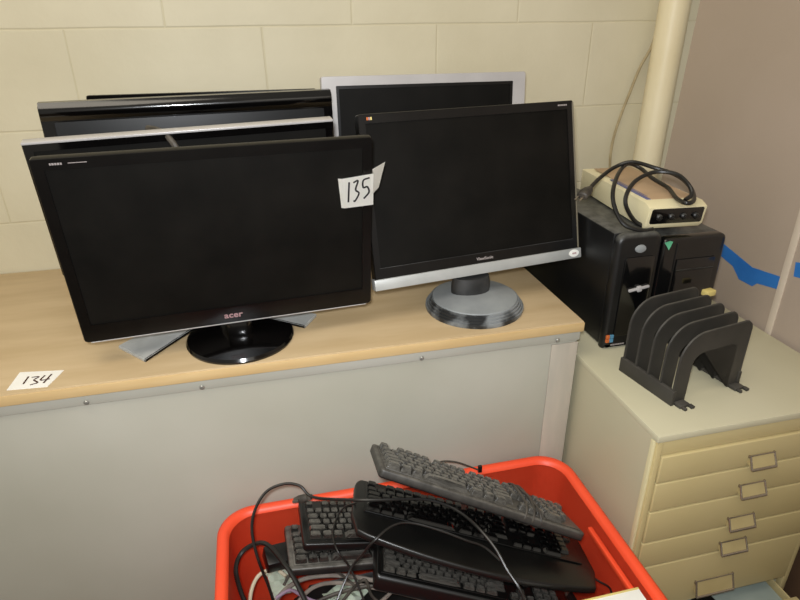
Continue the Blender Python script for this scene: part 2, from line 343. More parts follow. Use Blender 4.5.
# ------------------------------------------------------------------ monitors
def strokes(L, w, zt=.0003):
    """handwritten strokes in xy plane"""
    b = NB()
    for s in L:
        P = crom([(p[0], p[1], zt) for p in s], 6) if len(s) > 2 else [Vector((p[0], p[1], zt)) for p in s]
        tube(b, P, w/2, 6, smooth=False)
    for v in b.verts: v.co.z = zt + (v.co.z-zt)*.15
    return b
def panel_shell(t, mtx, w, h, d, bz, gloss='black_gloss', screen='screen', r=.012, back='black_satin', rearbulge=True):
    bl, brr, bb, bt = bz
    bm = NB(); ring(bm, rr(-w/2, 0, w/2, h, r), rr(-w/2+bl, bb, w/2-brr, h-bt, .002), 0, d*.5, yin=.003)
    obj('bezel', bm, gloss, t, mtx=mtx)
    bm = NB(); box(bm, (-w/2+bl-.001, .0022, bb-.001), (w/2-brr+.001, .003, h-bt+.001)); obj('screen', bm, screen, t, mtx=mtx)
    bm = NB(); prism(bm, rr(-w/2+.003, .003, w/2-.003, h-.003, r), d*.5, d, axis='y', bev=.003)
    if rearbulge: prism(bm, rr(-w/2+.08, .07, w/2-.08, h-.06, .03), d, d+.018, axis='y', bev=.006)
    obj('back_cover', bm, back, t, mtx=mtx)

# --- front monitor (logo "acer"), round glossy foot
PA = (.294, -.491, .0485)
t = thing('computer_monitor', 'glossy black widescreen monitor with round foot in front, wearing the 135 tag', 'monitor', (.296, -.462, 0))
mA = Matrix.Translation((-.296, .462, 0)) @ Mx(PA, 0, 0, 3.9) @ Matrix.Rotation(R(8.2), 4, 'X')
wA, hA = .503, .3245
panel_shell(t, mA, wA, hA, .026, (.017, .017, .034, .017), gloss='bezel_front', screen='screen', r=.006)
bm = NB(); lathe(bm, [(.098, 0), (.099, .004), (.096, .009), (.07, .0125), (.035, .0155), (.03, .016)], 64); obj('foot', bm, 'black_gloss', t)
bm = NB(); prism(bm, rr(-.0235, -.022, .0235, .020, .012), .012, .047, bev=.003); obj('neck', bm, 'black_gloss', t)
bm = NB(); prism(bm, rr(-.03, -.006, .03, .016, .008), .027, .05, bev=.002, axis='y'); bm.transform(Matrix.Translation((0, 0, .06))); obj('hinge', bm, 'black_satin', t, mtx=mA)
b = text_bm('acer', .0165, .0003, 1.12, .0003); b.transform(Matrix.Translation((-.004, -.0006, .0165)) @ XZ); obj('logo', b, 'logo_red', t, mtx=mA)
b = marks((.0022, .003, .0026, .003, .0024), .0032); b.transform(Matrix.Translation((-wA/2+.034, -.0006, hA-.0085)) @ XZ)
box(b, (-wA/2+.05, -.0008, hA-.0088), (-wA/2+.075, -.0002, hA-.0078)); obj('model_text', b, 'logo_grey', t, mtx=mA)
bm = NB(); box(bm, (-wA/2+.01, -.001, -.0008), (wA/2-.01, .002, .0006), .0003); obj('bottom_highlight', bm, 'silver', t, mtx=mA)  # silver strip painting the highlight along the bezel's lower edge
# --- 135 tag folded over its right edge
wm = Matrix.Translation((.296, -.462, 0)) @ mA
tg = thing('paper_tag', 'white paper tag numbered 135 folded over the right edge of the front monitor', 'tag', wm @ Vector((.225, 0, .2)))
tm = Matrix.Translation(-(wm @ Vector((.225, 0, .2)))) @ wm
bm = NB(); b = bmesh.new()
rows = [[(.192, -.0012, .2585), (.198, -.006, .2595), (.2515, -.0075, .265), (.2525, .004, .268), (.279, .018, .274)],
        [(.197, -.0012, .205), (.202, -.006, .206), (.2515, -.0075, .2085), (.2525, .004, .222), (.268, .018, .228)]]
vs = [[b.verts.new(p) for p in r_] for r_ in rows]
for i in range(4): b.faces.new((vs[0][i], vs[0][i+1], vs[1][i+1], vs[1][i]))
bmesh.ops.solidify(b, geom=b.faces[:], thickness=.0005); add(bm, b); obj('card', bm, 'paper', tg, mtx=tm)
S = [[(.2095, .253), (.2078, .217)], [(.2165, .2515), (.2245, .2545), (.2205, .239), (.2262, .232), (.2195, .2185), (.2168, .2195)],
     [(.2445, .2585), (.2338, .2545), (.2335, .242), (.2405, .2425), (.2435, .2325), (.2345, .2215)]]
b = strokes(S, .0032, 0)
for v in b.verts: v.co = Vector((v.co.x, -.0066 - (v.co.x-.203)*.031 - .0004 + v.co.z, v.co.y))
obj('handwritten_number', b, 'ink', tg, mtx=tm)

# --- second monitor of the left stack: silver top edge and V foot
PE = (.254, -.386, .138)
t = thing('computer_monitor', 'black monitor with silver top edge and silver V-shaped feet, directly behind the front one', 'monitor', (.27, -.36, 0))
mE = Matrix.Translation((-.27, .36, 0)) @ Mx(PE, 0, -.9, 5) @ Matrix.Rotation(R(5.8), 4, 'X')
wE, hE = .500, .238
panel_shell(t, mE, wE, hE, .024, (.014, .014, .028, .014), r=.004, back='black_satin')
bm = NB(); box(bm, (-wE/2, -.0012, hE-.0025), (wE/2, .022, hE+.0015), .0008); obj('top_trim', bm, 'silver', t, mtx=mE)
bm = NB(); prism(bm, rr(-.02, -.005, .02, .018, .006), .02, .13, bev=.002); bm.transform(Matrix.Translation((-.005, .03, 0))); obj('neck', bm, 'silver_leg', t)
def leg(pts, z0, z1, dn):
    b = bmesh.new(); o_ = Vector((.27, -.36))
    A = []; B = []
    for i, p in enumerate(pts):
        zz = z0 if i in (0, 1) else z1
        A.append(b.verts.new((p[0]-o_.x, p[1]-o_.y, 0 if i in (0, 1) else z1-.006))); B.append(b.verts.new((p[0]-o_.x, p[1]-o_.y, zz)))
    b.faces.new(A); b.faces.new(B)
    for i in range(4): b.faces.new((A[i], A[(i+1) % 4], B[(i+1) % 4], B[i]))
    bmesh.ops.recalc_face_normals(b, faces=b.faces)
    bmesh.ops.bevel(b, geom=list(b.edges), offset=.0015, segments=2, affect='EDGES')
    bmesh.ops.recalc_face_normals(b, faces=b.faces)
    for fc in b.faces: fc.material_index = 1 if fc.normal.dot(Vector(dn)) > .6 else 0
    return b
obj('leg', leg([(0.1320, -0.5140, 0.0040), (0.0780, -0.4500, 0.0040), (.235, -.325), (.285, -.36)], .007, .030, (.7, -.7, 0)), ['silver_leg', 'black_satin'], t)
obj('leg', leg([(0.4450, -0.4110, 0.0040), (0.4170, -0.4570, 0.0040), (.245, -.365), (.285, -.325)], .007, .030, (-.4, -.9, 0)), ['silver_leg', 'black_satin'], t)
# cable lying over its top edge
bm = NB(); tube(bm, [(0.2340, -0.4250, 0.3460), (0.2270, -0.4220, 0.3600), (0.2150, -0.4000, 0.3700), (0.1980, -0.3600, 0.3710), (0.1790, -0.3300, 0.3700)], .0052, 8)
tag(obj('video_cable', bm, 'cabledust'), 'short dark cable end draped over the silver monitor edge', 'cable')

# --- third: glossy black with rounded top bezel
PD = (.2575, -.245, .058)
t = thing('computer_monitor', 'black monitor with shiny rounded top bezel, third back in the left stack', 'monitor', (.259, -.235, 0))
mD = Matrix.Translation((-.259, .235, 0)) @ Mx(PD, 0, 0, 5.3) @ Matrix.Rotation(R(-2.9), 4, 'X')
wD, hD = .541, .351
panel_shell(t, mD, wD, hD, .028, (.022, .018, .04, .034), screen='screen2', r=.008)
bm = NB(); 
prof = [(-.001 - .008*math.sin(math.pi*k/10), hD-.031 + .032*k/10) for k in range(11)] + [(.012, hD+.0025), (.012, hD-.02)]
prism(bm, prof, -wD/2+.002, wD/2-.002, axis='x'); obj('top_bezel_roll', bm, 'black_gloss', t, mtx=mD)
bm = NB(); prism(bm, rr(-.13, -.08, .13, .035, .03), 0, .012, bev=.004); obj('foot', bm, 'black_gloss', t)
bm = NB(); box(bm, (-.03, .005, .01), (.03, .022, .15), .004); obj('neck', bm, 'black_satin', t)

# --- fourth: thin black, nearest the wall
PF = (.269, -.12, .06)
t = thing('computer_monitor', 'thin black monitor nearest the block wall, only its top edge showing over the left stack', 'monitor', (.269, -.11, 0))
mF = Matrix.Translation((-.269, .11, 0)) @ Mx(PF, 0, 0, -2.1) @ Matrix.Rotation(R(-3), 4, 'X')
panel_shell(t, mF, .47, .343, .022, (.016, .016, .03, .016), r=.005, rearbulge=False)
bm = NB(); lathe(bm, [(.08, 0), (.08, .006), (.07, .01), (.03, .013)], 40, sy=.7, c=(0, .018, 0)); obj('foot', bm, 'black_satin', t)
bm = NB(); box(bm, (-.02, .022, .008), (.02, .04, .14), .003); obj('neck', bm, 'black_satin', t)

# --- right front monitor
PB = (.785, -.445, .075)
t = thing('computer_monitor', 'black widescreen monitor with silver lower strip on a stepped grey round foot', 'monitor', (.767, -.445, 0))
mB = Matrix.Translation((-.767, .445, 0)) @ Mx(PB, 0, 0, 7.8) @ Matrix.Rotation(R(-14.7), 4, 'X')
wB, hB = .468, .323
panel_shell(t, mB, wB-.006, hB, .034, (.013, .015, .040, .017), gloss='black_satin', screen='screen', r=.004)
bm = NB(); box(bm, (-wB/2, -.004, -.002), (wB/2, .02, .0195), .0018); obj('silver_strip', bm, 'silver_b', t, mtx=mB)
bm = NB(); box(bm, (wB/2-.0065, -.001, .02), (wB/2-.003, .014, hB-.004), .0006); obj('side_trim', bm, 'side_grey', t, mtx=mB)
bm = NB(); box(bm, (-wB/2+.014, -.0006, .0395), (wB/2-.017, .0002, .0403)); obj('screen_edge_highlight', bm, 'neck_b', t, mtx=mB)  # thin grey line painting the highlight at the screen's lower edge
b = text_bm('ViewSonic', .0082, .0002, 1.1, .0002); b.transform(Matrix.Translation((.004, -.0006, .0285)) @ XZ); obj('logo', b, 'logo_grey', t, mtx=mB)
b = marks((.003, .003, .0024, .003, .0036, .0026), .003); b.transform(Matrix.Translation((wB/2-.03, -.0006, hB-.0085)) @ XZ); obj('model_text', b, 'logo_grey', t, mtx=mB)
bm = NB(); x0, z0 = -wB/2+.019, hB-.0125
for i, mi in enumerate((0, 1, 2)):
    box(bm, (x0+i*.0036, -.0008, z0+.001), (x0+i*.0036+.003, -.0002, z0+.0065), .0002, 1, mi=mi)
obj('emblem', bm, ['orange', 'logo_red', 'yellow'], t, mtx=mB)
bm = NB(); lathe(bm, [(.0125, 0), (.0125, .0008), (.0115, .001)], 24, sy=.62); bm.transform(Matrix.Translation((wB/2-.019, -.0042, .0095)) @ XZ); obj('oval_sticker', bm, 'boxwhite', t, mtx=mB)
b = marks((.003, .0022, .003), .0034); b.transform(Matrix.Translation((wB/2-.019, -.0055, .0095)) @ XZ); obj('sticker_text', b, 'logo_red', t, mtx=mB)
bm = NB()
prof = [(.1, 0), (.101, .004)]
r_ = .1005; z_ = .005
for k in range(4):
    prof += [(r_, z_+.0036), (r_-.0022, z_+.0044), (r_-.0030, z_+.0034)]; r_ -= .0034; z_ += .0048
lathe(bm, prof+[(r_-.001, z_)], 72); obj('stepped_foot', bm, 'base_ring', t)
bm = NB(); lathe(bm, [(.0875, z_-.002), (.086, z_+.0015), (.064, z_+.005), (.046, z_+.008), (.034, z_+.009)], 64); obj('foot_top', bm, 'base_grey', t)
bm = NB()
pr = []
for k in range(7):
    u = k/6; pr.append((.040-.002*u+.002*math.sin(u*3.1), .026+.040*u))
lathe(bm, pr, 32, c=(-.006, .010, 0), sy=.62); obj('neck', bm, 'neck_b', t)
bm = NB(); box(bm, (-.036, .022, -.016), (.020, .055, .13), .006); obj('hinge', bm, 'black_satin', t, mtx=mB)

# --- right rear monitor, silver frame
PC = (.7435, -.184, .081)
t = thing('computer_monitor', 'silver framed monitor behind the one with the stepped foot, nearest the wall', 'monitor', (.747, -.17, 0))
mC = Matrix.Translation((-.747, .17, 0)) @ Mx(PC, 0, 0.3, 0.5) @ Matrix.Rotation(R(-5.7), 4, 'X')
panel_shell(t, mC, .468, .350, .045, (.031, .031, .03, .0195), gloss='silver', screen='screen', r=.006, back='silver')
bm = NB(); ring(bm, rr(-.2035, .030, .2035, .3305, .002), rr(-.197, .038, .197, .324, .002), .0005, .003, yin=.002, bev=.0002); bm.faces.ensure_lookup_table()
obj('inner_bezel', bm, 'black_satin', t, mtx=mC)
bm = NB(); prism(bm, rr(-.1, -.08, .1, .08, .03), 0, .014, bev=.004); obj('foot', bm, 'silver', t)
bm = NB(); box(bm, (-.035, .035, .01), (.035, .06, .2), .005); obj('neck', bm, 'silver', t)

# ------------------------------------------------------------------ 134 card on the counter
C4 = [(-0.0770, -0.5500, 0.0010), (-0.0150, -0.5550, 0.0010), (-0.0010, -0.5060, 0.0010), (-0.0730, -0.4950, 0.0010)]
cc = Vector((sum(p[0] for p in C4)/4, sum(p[1] for p in C4)/4, 0))
t = thing('paper_tag', 'white paper card numbered 134 lying at the left front of the wooden top', 'tag', cc)
bm = NB(); prism(bm, [(p[0]-cc.x, p[1]-cc.y) for p in C4], .0002, .0008); obj('card', bm, 'paper', t)
S = [[(-0.0540, -0.5140, 0.0010), (-0.0560, -0.5370, 0.0010)], [(-0.0480, -0.5180, 0.0010), (-0.0370, -0.5190, 0.0010), (-0.0420, -0.5280, 0.0010), (-0.0340, -0.5380, 0.0010), (-0.0440, -0.5430, 0.0010)],
     [(-0.0280, -0.5170, 0.0010), (-0.0310, -0.5310, 0.0010), (-0.0170, -0.5310, 0.0010)], [(-0.0180, -0.5150, 0.0010), (-0.0240, -0.5420, 0.0010)]]
b = strokes([[(p[0]-cc.x, p[1]-cc.y) for p in s] for s in S], .0030, .0012); obj('handwritten_number', b, 'inkbrown', t)

# ------------------------------------------------------------------ towers
def tower(name, label, x0, x1, y0, y1, h):
    t = thing(name, label, 'computer', ((x0+x1)/2, y0, CZ)); w = (x1-x0)/2
    bm = NB(); box(bm, (-w+.002, .022, .004), (w-.002, y1-y0, h-.002), .004); obj('case', bm, 'tower', t)
    return t, w
t, w = tower('computer_tower', 'black computer tower with silver latch and coloured sticker, at the counter end', 1.022, 1.121, -.535, -.12, .252)
bm = NB(); prism(bm, rr(-w, 0, w, .252, [.004, .004, .02, .02]), 0, .024, axis='y', bev=.01, seg=4); obj('front_bezel', bm, 'tower', t)
bm = NB(); prism(bm, rr(-w+.02, .03, w-.014, .205, .006), -.003, .002, axis='y', bev=.0015); obj('glossy_door', bm, 'towerfront', t)
bm = NB(); lathe(bm, [(.012, 0), (.011, .003), (.006, .0045)], 24, sy=.7); bm.transform(Matrix.Translation((.0, -.001, .222)) @ XZ); obj('power_button', bm, 'base_grey', t)
bm = NB(); box(bm, (-.022, -.008, -.0028), (.024, -.003, .0028), .0015); box(bm, (-.004, -.010, -.006), (.006, -.003, .006), .002)
obj('latch', bm, 'silver', t, mtx=Mx((.008, 0, .137), 0, -8, 0))
bm = NB()
for i, (a, c, mi) in enumerate(((0, 0, 0), (.009, 0, 1), (0, .009, 0), (.009, .009, 1))): box(bm, (-w+.004+a, -.0045, .018+c), (-w+.0115+a, -.0003, .0255+c), .0004, 1, mi=mi)
obj('sticker', bm, ['orange', 'bluest'], t)
b = marks((.004, .005, .0045, .005, .004, .005), .0035); b.transform(Matrix.Translation((-.016, -.001, .010)) @ XZ); obj('logo', b, 'logo_grey', t)
t, w = tower('computer_tower', 'black computer tower with plain front, nearest the beige wall', 1.1235, 1.268, -.535, -.15, .236)
bm = NB(); prism(bm, rr(-w, 0, w, .236, [.003, .003, .012, .012]), 0, .024, axis='y', bev=.006, seg=3); obj('front_bezel', bm, 'towerfront', t)
bm = NB(); box(bm, (-w+.035, -.004, .02), (w-.02, .001, .19), .002); obj('front_panel', bm, 'towerfront', t)
bm = NB(); box(bm, (-w+.036, -.006, .165), (w-.022, -.003, .168)); box(bm, (-w+.03, -.002, .01), (-w+.0325, .0, .225), .0005); obj('slot_line', bm, 'tower', t)
bm = NB(); prism(bm, [(-.010, .005), (.002, .008), (.008, .006), (.005, -.003), (.002, -.011), (-.003, -.004)], -.0015, 0, axis='y')
obj('green_sticker', bm, 'green', t, mtx=Mx((-w+.010, -.001, .224)))
# yellow scrap behind the organizer
bm = NB(); box(bm, (-.012, -.008, 0), (.012, .008, .012), .002)
tag(obj('foam_scrap', bm, 'yellow', mtx=Mx((1.215, -.578, .034), 0, 0, 10)), 'small yellow foam scrap resting on the back of the black desk organizer', 'scrap')

# ------------------------------------------------------------------ switch box with cord
SW = Mx((1.145, -.526, .1638), 0, 0, -4.9)
t = thing('switch_box', 'cream plastic switch box with black front lying on the two towers', 'switch box', (1.145, -.526, .1638), R(-4.9))
w, l, h = .0605, .306, .052
bm = NB(); prism(bm, [(0, .008), (.008, 0), (l, 0), (l, .048), (.014, h), (-.006, h*.86)], -w, w, axis='x', bev=.003)
obj('housing', bm, 'cream', t)
bm = NB(); prism(bm, rr(-w+.006, .012, w-.006, .044, .004), -.0035, .004, axis='y', bev=.001)
bm.transform(Matrix.Translation((0, .0025, 0)) @ Matrix.Rotation(R(7), 4, 'X'))
fp = obj('front_panel', bm, 'towerfront', t)
for k in range(4):
    bm = NB(); lathe(bm, [(.0062, 0), (.0062, .004), (.004, .006)], 18); lathe(bm, [(.0012, .0055), (.0012, .0085)], 8)
    bm.transform(Matrix.Translation((-.038+k*.0255, -.004, .026)) @ XZ); obj('button', bm, 'tower', fp)
bm = NB(); box(bm, (-w+.022, .03, .0512), (w-.006, l-.015, .0522), .0003); bm.transform(Matrix.Rotation(R(0), 4, 'X')); obj('tan_label', bm, 'tanpanel', t)
bm = NB(); box(bm, (-w+.012, .03, .0512), (-w+.021, l*.62, .0524), .0003); box(bm, (-w+.0225, .05, .0524), (-w+.0245, l*.6, .0528), .0002); obj('blue_stripe', bm, 'stripe', t)
# power cord coiled over it
bm = NB()
cord = [(1.0120, -0.4180, 0.2220), (1.0570, -0.3830, 0.2350), (1.1040, -0.3600, 0.2500), (1.1340, -0.3740, 0.2620), (1.1590, -0.4190, 0.2580), (1.1970, -0.4440, 0.2450), (1.2060, -0.4780, 0.2280), (1.1710, -0.5350, 0.2220), (1.1440, -0.5490, 0.2220), (1.1470, -0.5150, 0.2220),
        (1.1700, -0.4560, 0.2250), (1.1690, -0.4010, 0.2320), (1.1760, -0.3450, 0.2400), (1.1460, -0.3420, 0.2500), (1.0890, -0.3980, 0.2450), (1.0460, -0.4540, 0.2250), (1.0390, -0.4800, 0.2000), (1.0460, -0.5070, 0.1750), (1.0740, -0.5210, 0.1650),
        (1.1040, -0.5170, 0.1630), (1.0760, -0.5020, 0.1750), (1.0480, -0.5020, 0.2100), (1.0540, -0.4900, 0.2320), (1.0860, -0.4680, 0.2500), (1.1280, -0.4630, 0.2620), (1.1570, -0.4880, 0.2620), (1.1630, -0.5200, 0.2500), (1.1620, -0.5370, 0.2350), (1.1450, -0.5430, 0.2260)]
tube(bm, cord, .0042, 10, sub=8)
iv = SW.inverted()
bm.transform(iv); cd = obj('power_cord', bm, 'cable', t)
e = Vector((1.0120, -0.4180, 0.2220)); g = Vector((1.0570, -0.3830, 0.2350)); dr = (e-g).normalized()
def align(p, d): return Matrix.Translation(p) @ d.to_track_quat('Z', 'Y').to_matrix().to_4x4()
bm = NB(); lathe(bm, [(.005, -.012), (.010, 0), (.0125, .012), (.0115, .028), (.008, .03)], 16, sy=.7, mtx=iv @ align(e, dr))
for s in (-1, 1): box(bm, (-.0035+s*.005, -.001, .029), (.0005+s*.005, .001, .047), .0004, mi=1, mtx=iv @ align(e, dr))
obj('plug', bm, ['cabledust', 'chrome'], cd)

# ------------------------------------------------------------------ organizer
t = thing('desk_organizer', 'black plastic file sorter with five arched dividers standing on the cream cabinet', 'organizer', (1.03, -.69, CZ), R(10))
OG = t
def arch(W, H, th=.0035):
    o = [(0, 0)]; n = 8
    r1, r2 = .05, .018
    out = [(0, 0), (0, H-r1)]
    for k in range(1, n+1): a = R(180-90*k/n); out.append((r1+r1*math.cos(a), H-r1+r1*math.sin(a)))
    for k in range(n+1): a = R(90-90*k/n); out.append((W-r2+r2*math.cos(a), H-r2+r2*math.sin(a)))
    out += [(W, 0)]
    a0, a1 = .030, .026
    inn = [(W-a1, 0), (W-a1, H-.052)]
    q1 = .02
    for k in range(n+1): a = R(0+90*k/n); inn.append((W-a1-q1+q1*math.cos(a), H-.052+q1*math.sin(a)*.6))
    q2 = .028
    for k in range(n+1): a = R(90+90*k/n); inn.append((a0+q2+q2*math.cos(a), H-.062+q2*math.sin(a)*.8))
    inn += [(a0, 0)]
    return out + inn
OW, OHH = .163, .136
ys = [-.052, -.021, .010, .041, .072]
for i, y in enumerate(ys):
    bm = NB(); b = bmesh.new(); P = arch(OW, OHH+.0035*i)
    A = [b.verts.new((p[0], -.0018, p[1])) for p in P]; B = [b.verts.new((p[0], .0018, p[1])) for p in P]; n = len(P)
    b.faces.new(A); b.faces.new(B)
    for k in range(n): b.faces.new((A[k], A[(k+1) % n], B[(k+1) % n], B[k]))
    bmesh.ops.triangulate(b, faces=[f for f in b.faces if len(f.verts) > 4]); add(bm, b)
    # lip along outer edge
    rim = [(p[0], 0, p[1]) for p in P[:20]]
    tube(bm, rim, .0028, 6, smooth=False)
    obj('divider', bm, 'organizer', t, loc=(0.002*i*0, y, .002))
bm = NB(); box(bm, (-.004, ys[0]-.004, .0), (.004, ys[-1]+.006, .03), .001)
for y in [(a+b_)/2 for a, b_ in zip(ys, ys[1:])]: box(bm, (0.002, y-.0145, .004), (.026, y+.0145, .0065))
obj('side_rail', bm, 'organizer', t)
bm = NB(); box(bm, (OW-.004, ys[0]-.004, .0), (OW+.004, ys[-1]+.006, .03), .001)
for y in [(a+b_)/2 for a, b_ in zip(ys, ys[1:])]: box(bm, (OW-.024, y-.0145, .004), (OW, y+.0145, .0065))
obj('side_rail', bm, 'organizer', t)
for x in (.004, OW-.022):
    bm = NB(); box(bm, (x, ys[0]-.018, 0), (x+.024, ys[0]+.004, .006), .0015); box(bm, (x+.003, ys[0]-.026, 0), (x+.009, ys[0]-.016, .005), .001); box(bm, (x+.019, ys[0]-.026, 0), (x+.027, ys[0]-.016, .005), .001)
    obj('foot_clip', bm, 'organizer', t)

# ------------------------------------------------------------------ red bin
BX0, BX1, BY0, BY1, BZ = .216, .930, -1.10, -.578, -.300
t = thing('storage_bin', 'bright red plastic tote bin full of keyboards on the floor before the counter', 'bin', ((BX0+BX1)/2, (BY0+BY1)/2, FLOOR))
bcx, bcy = (BX0+BX1)/2, (BY0+BY1)/2
bw, bd = (BX1-BX0)/2, (BY1-BY0)/2
def loop(inset, r): return rr(-bw+inset, -bd+inset, bw-inset, bd-inset, max(r, .01), 10)
zt = BZ-FLOOR
def skin(bm, loops, mi=0):
    b = bmesh.new(); Ls = [[b.verts.new((p[0], p[1], z)) for p in P] for P, z in loops]; n = len(Ls[0])
    for A, B in zip(Ls, Ls[1:]):
        for i in range(n): b.faces.new((A[i], A[(i+1) % n], B[(i+1) % n], B[i]))
    return b, Ls
bm = NB(); b, Ls = skin(bm, [(loop(.019, .05), zt-.004), (loop(.022, .05), zt-.03), (loop(.034, .05), zt-.2), (loop(.06, .045), .01), (loop(.07, .04), .004)])
b.faces.new(Ls[-1]); bmesh.ops.solidify(b, geom=b.faces[:], thickness=.0025); add(bm, b); obj('tub', bm, 'bin', t, smooth=50)
bm = NB(); b, Ls = skin(bm, [(loop(.022, .05), zt-.010), (loop(.019, .05), zt-.003), (loop(.014, .055), zt-.0005), (loop(.006, .062), zt-.001), (loop(.001, .065), zt-.005), (loop(-.001, .066), zt-.034), (loop(.003, .063), zt-.035), (loop(.005, .062), zt-.007), (loop(.016, .055), zt-.006)])
add(bm, b); obj('rim', bm, 'binrim', t, smooth=50)
bm = NB(); box(bm, (bw-.036, -.16, zt-.040), (bw-.026, .075, zt-.028), .003); obj('handle_ledge', bm, 'binrim', t)

# ------------------------------------------------------------------ keyboards
rows = [[1,0,1,1,1,1,0,1,1,1,1,0,1,1,1,1], None]
def key_layout(full=True):
    K = []  # (x, y, w) in key units, origin left/top
    def run(y, ws, x=0):
        for w in ws:
            if w < 0: x += -w; continue
            K.append((x+w/2, y, w)); x += w
        return x
    run(0, [1, -1, 1, 1, 1, 1, -.5, 1, 1, 1, 1, -.5, 1, 1, 1, 1, -.25, 1, 1, 1])
    run(1.35, [1]*13+[2]+[-.25, 1, 1, 1]+[-.25, 1, 1, 1, 1])
    run(2.35, [1.5]+[1]*12+[1.5]+[-.25, 1, 1, 1]+[-.25, 1, 1, 1])
    run(3.35, [1.75]+[1]*11+[2.25]+[-3.5, 1, 1, 1])
    run(4.35, [2.25]+[1]*10+[2.75]+[-1.25, 1, -1.25, 1, 1, 1])
    run(5.35, [1.5, 1.25, 1.25, 5.5, 1.5, 1.25, 1.5]+[-1.5, 1, 1, 1]+[-.25, 2, 1])
    return K[:100]
kbm = bmesh.new(); bmesh.ops.create_cube(kbm, size=1)
for v in kbm.verts:
    if v.co.z > 0: v.co.x *= .78; v.co.y *= .74; v.co.y += .05
bmesh.ops.bevel(kbm, geom=[e for e in kbm.edges], offset=.08, segments=2, affect='EDGES')
key_meshes = {}
def key_mesh(m):
    if m not in key_meshes:
        b = kbm.copy(); me = bpy.data.meshes.new('key'); b.to_mesh(me); b.free(); finish(me, 40); me.materials.append(M[m]); key_meshes[m] = me
    return key_meshes[m]
def keyboard(label, c, rot, w, d, body, keym, palm=0, curved=False, kh=.0085, th=.016, tilt=5, missing=()):
    q = Mx(c, *rot)
    t = thing('keyboard', label, 'keyboard', c); t.matrix_world = q
    kd = d-palm
    if curved:
        pts = []
        n = 16
        for k in range(n+1):
            u = -1+2*k/n; pts.append((u*(w/2-.0), d/2-.004*(u*u)))
        for k in range(1, 6): a = R(90-90*k/6); pts.append((w/2+.0+.012*math.cos(a), d/2-.035+.03*math.sin(a)))
        pts += [(w/2+.012, -d*.15), (w/2, -d*.38)]
        for k in range(n+1):
            u = 1-2*k/n; pts.append((u*(w/2-.015), -d/2-.006+.022*(u*u)))
        pts += [(-w/2, -d*.38), (-w/2-.012, -d*.15)]
        for k in range(1, 6): a = R(180-90*k/6); pts.append((-w/2+.0+.012*math.cos(a), d/2-.035+.03*math.sin(a)))
    else: pts = rr(-w/2, -d/2, w/2, d/2, .007, 4)
    bm = NB(); prism(bm, pts, -th, 0, bev=.0035, seg=3)
    for v in bm.verts:
        if v.co.z > -th*.5 and palm and v.co.y < -d/2+palm*.7: v.co.z -= .006*((-d/2+palm*.7)-v.co.y)/palm
    obj('body', bm, body, t)
    mx_, my_ = .010, .012
    x0, x1 = -w/2+mx_, w/2-mx_; y1 = d/2-my_; y0 = -d/2+palm+(.010 if not palm else .0)
    ux = (x1-x0)/22.5; uy = (y1-y0)/6.35
    bm = NB(); box(bm, (x0-.002, y0-.002, -.001), (x1+.002, y1+.002, .0012), .0008); obj('key_deck', bm, body, t)
    K = key_layout()
    base = None
    for i, (kx, ky, kw) in enumerate(K):
        if i in missing: continue
        o = bpy.data.objects.new('key', key_mesh(keym)); COL.objects.link(o); o.parent = t
        tl = random.uniform(-1, 1)
        o.location = (x0+kx*ux, y1-(ky+.5)*uy, kh/2+.001)
        o.rotation_euler = (R(tilt+tl), R(random.uniform(-1.5, 1.5)), 0)
        o.scale = (ux*kw*.93, uy*.93 if kw < 30 else uy, kh)
    return t, q
kb = keyboard('dusty grey-black keyboard on top of the heap, tilted with a coiled cord around it', (.680, -.727, -.216), (-21.9, 23.6, -12.6), .386, .130, 'kbody_dust', 'key_dust', kh=.010)
keyboard('wide black keyboard with smooth palm rest and rounded ends, beneath the dusty top one', (.660, -.776, -.271), (-14.4, 16.3, -16.1), .412, .184, 'kbody', 'key', palm=.078, curved=True, kh=.006)
keyboard('small grimy keyboard poking out left under the palm-rest keyboard', (.545, -.672, -.314), (-7.7, 10.9, -1.4), .36, .125, 'kbody', 'key_mid', kh=.008)
keyboard('lower left grimy keyboard with square keys, beneath the small one, above loose cables', (.517, -.678, -.352), (-9, 9, -.1), .362, .125, 'kbody_dust', 'key_mid', kh=.009)
keyboard('black keyboard with dusty front bar under the front of the palm-rest keyboard', (.654, -.800, -.346), (-14, 15.7, -15.5), .352, .114, 'kbody', 'key_mid', palm=.010, kh=.006, th=.03)
# keyboards lie on a deeper heap hidden in the bin: two more cables heaps below carry them

# ------------------------------------------------------------------ cables in the bin
def cable(label, pts, r, m='cable', name='cable', group=None, seg=8):
    b = NB(); tube(b, pts, r, seg); o = obj(name, b, m); tag(o, label, 'cable', group); return o
cable('long black cable arching up at the left of the bin and running across the keyboards',
      [(0.3080, -0.7480, -0.4000), (0.3020, -0.7340, -0.3600), (0.2880, -0.7140, -0.3000), (0.2830, -0.6890, -0.2600), (0.2920, -0.6720, -0.2300), (0.3140, -0.6540, -0.2100), (0.3460, -0.6530, -0.2000), (0.3730, -0.6650, -0.2000), (0.3930, -0.6870, -0.2100), (0.4520, -0.7300, -0.1900), (0.4890, -0.7450, -0.1850), (0.5690, -0.7520, -0.1950), (0.6050, -0.7670, -0.2000), (0.6290, -0.7960, -0.2000), (0.6460, -0.8360, -0.2000), (0.6600, -0.8700, -0.2100), (0.6680, -0.8990, -0.2250), (0.6790, -0.9260, -0.2400), (0.6870, -0.9430, -0.2700)], .0026)
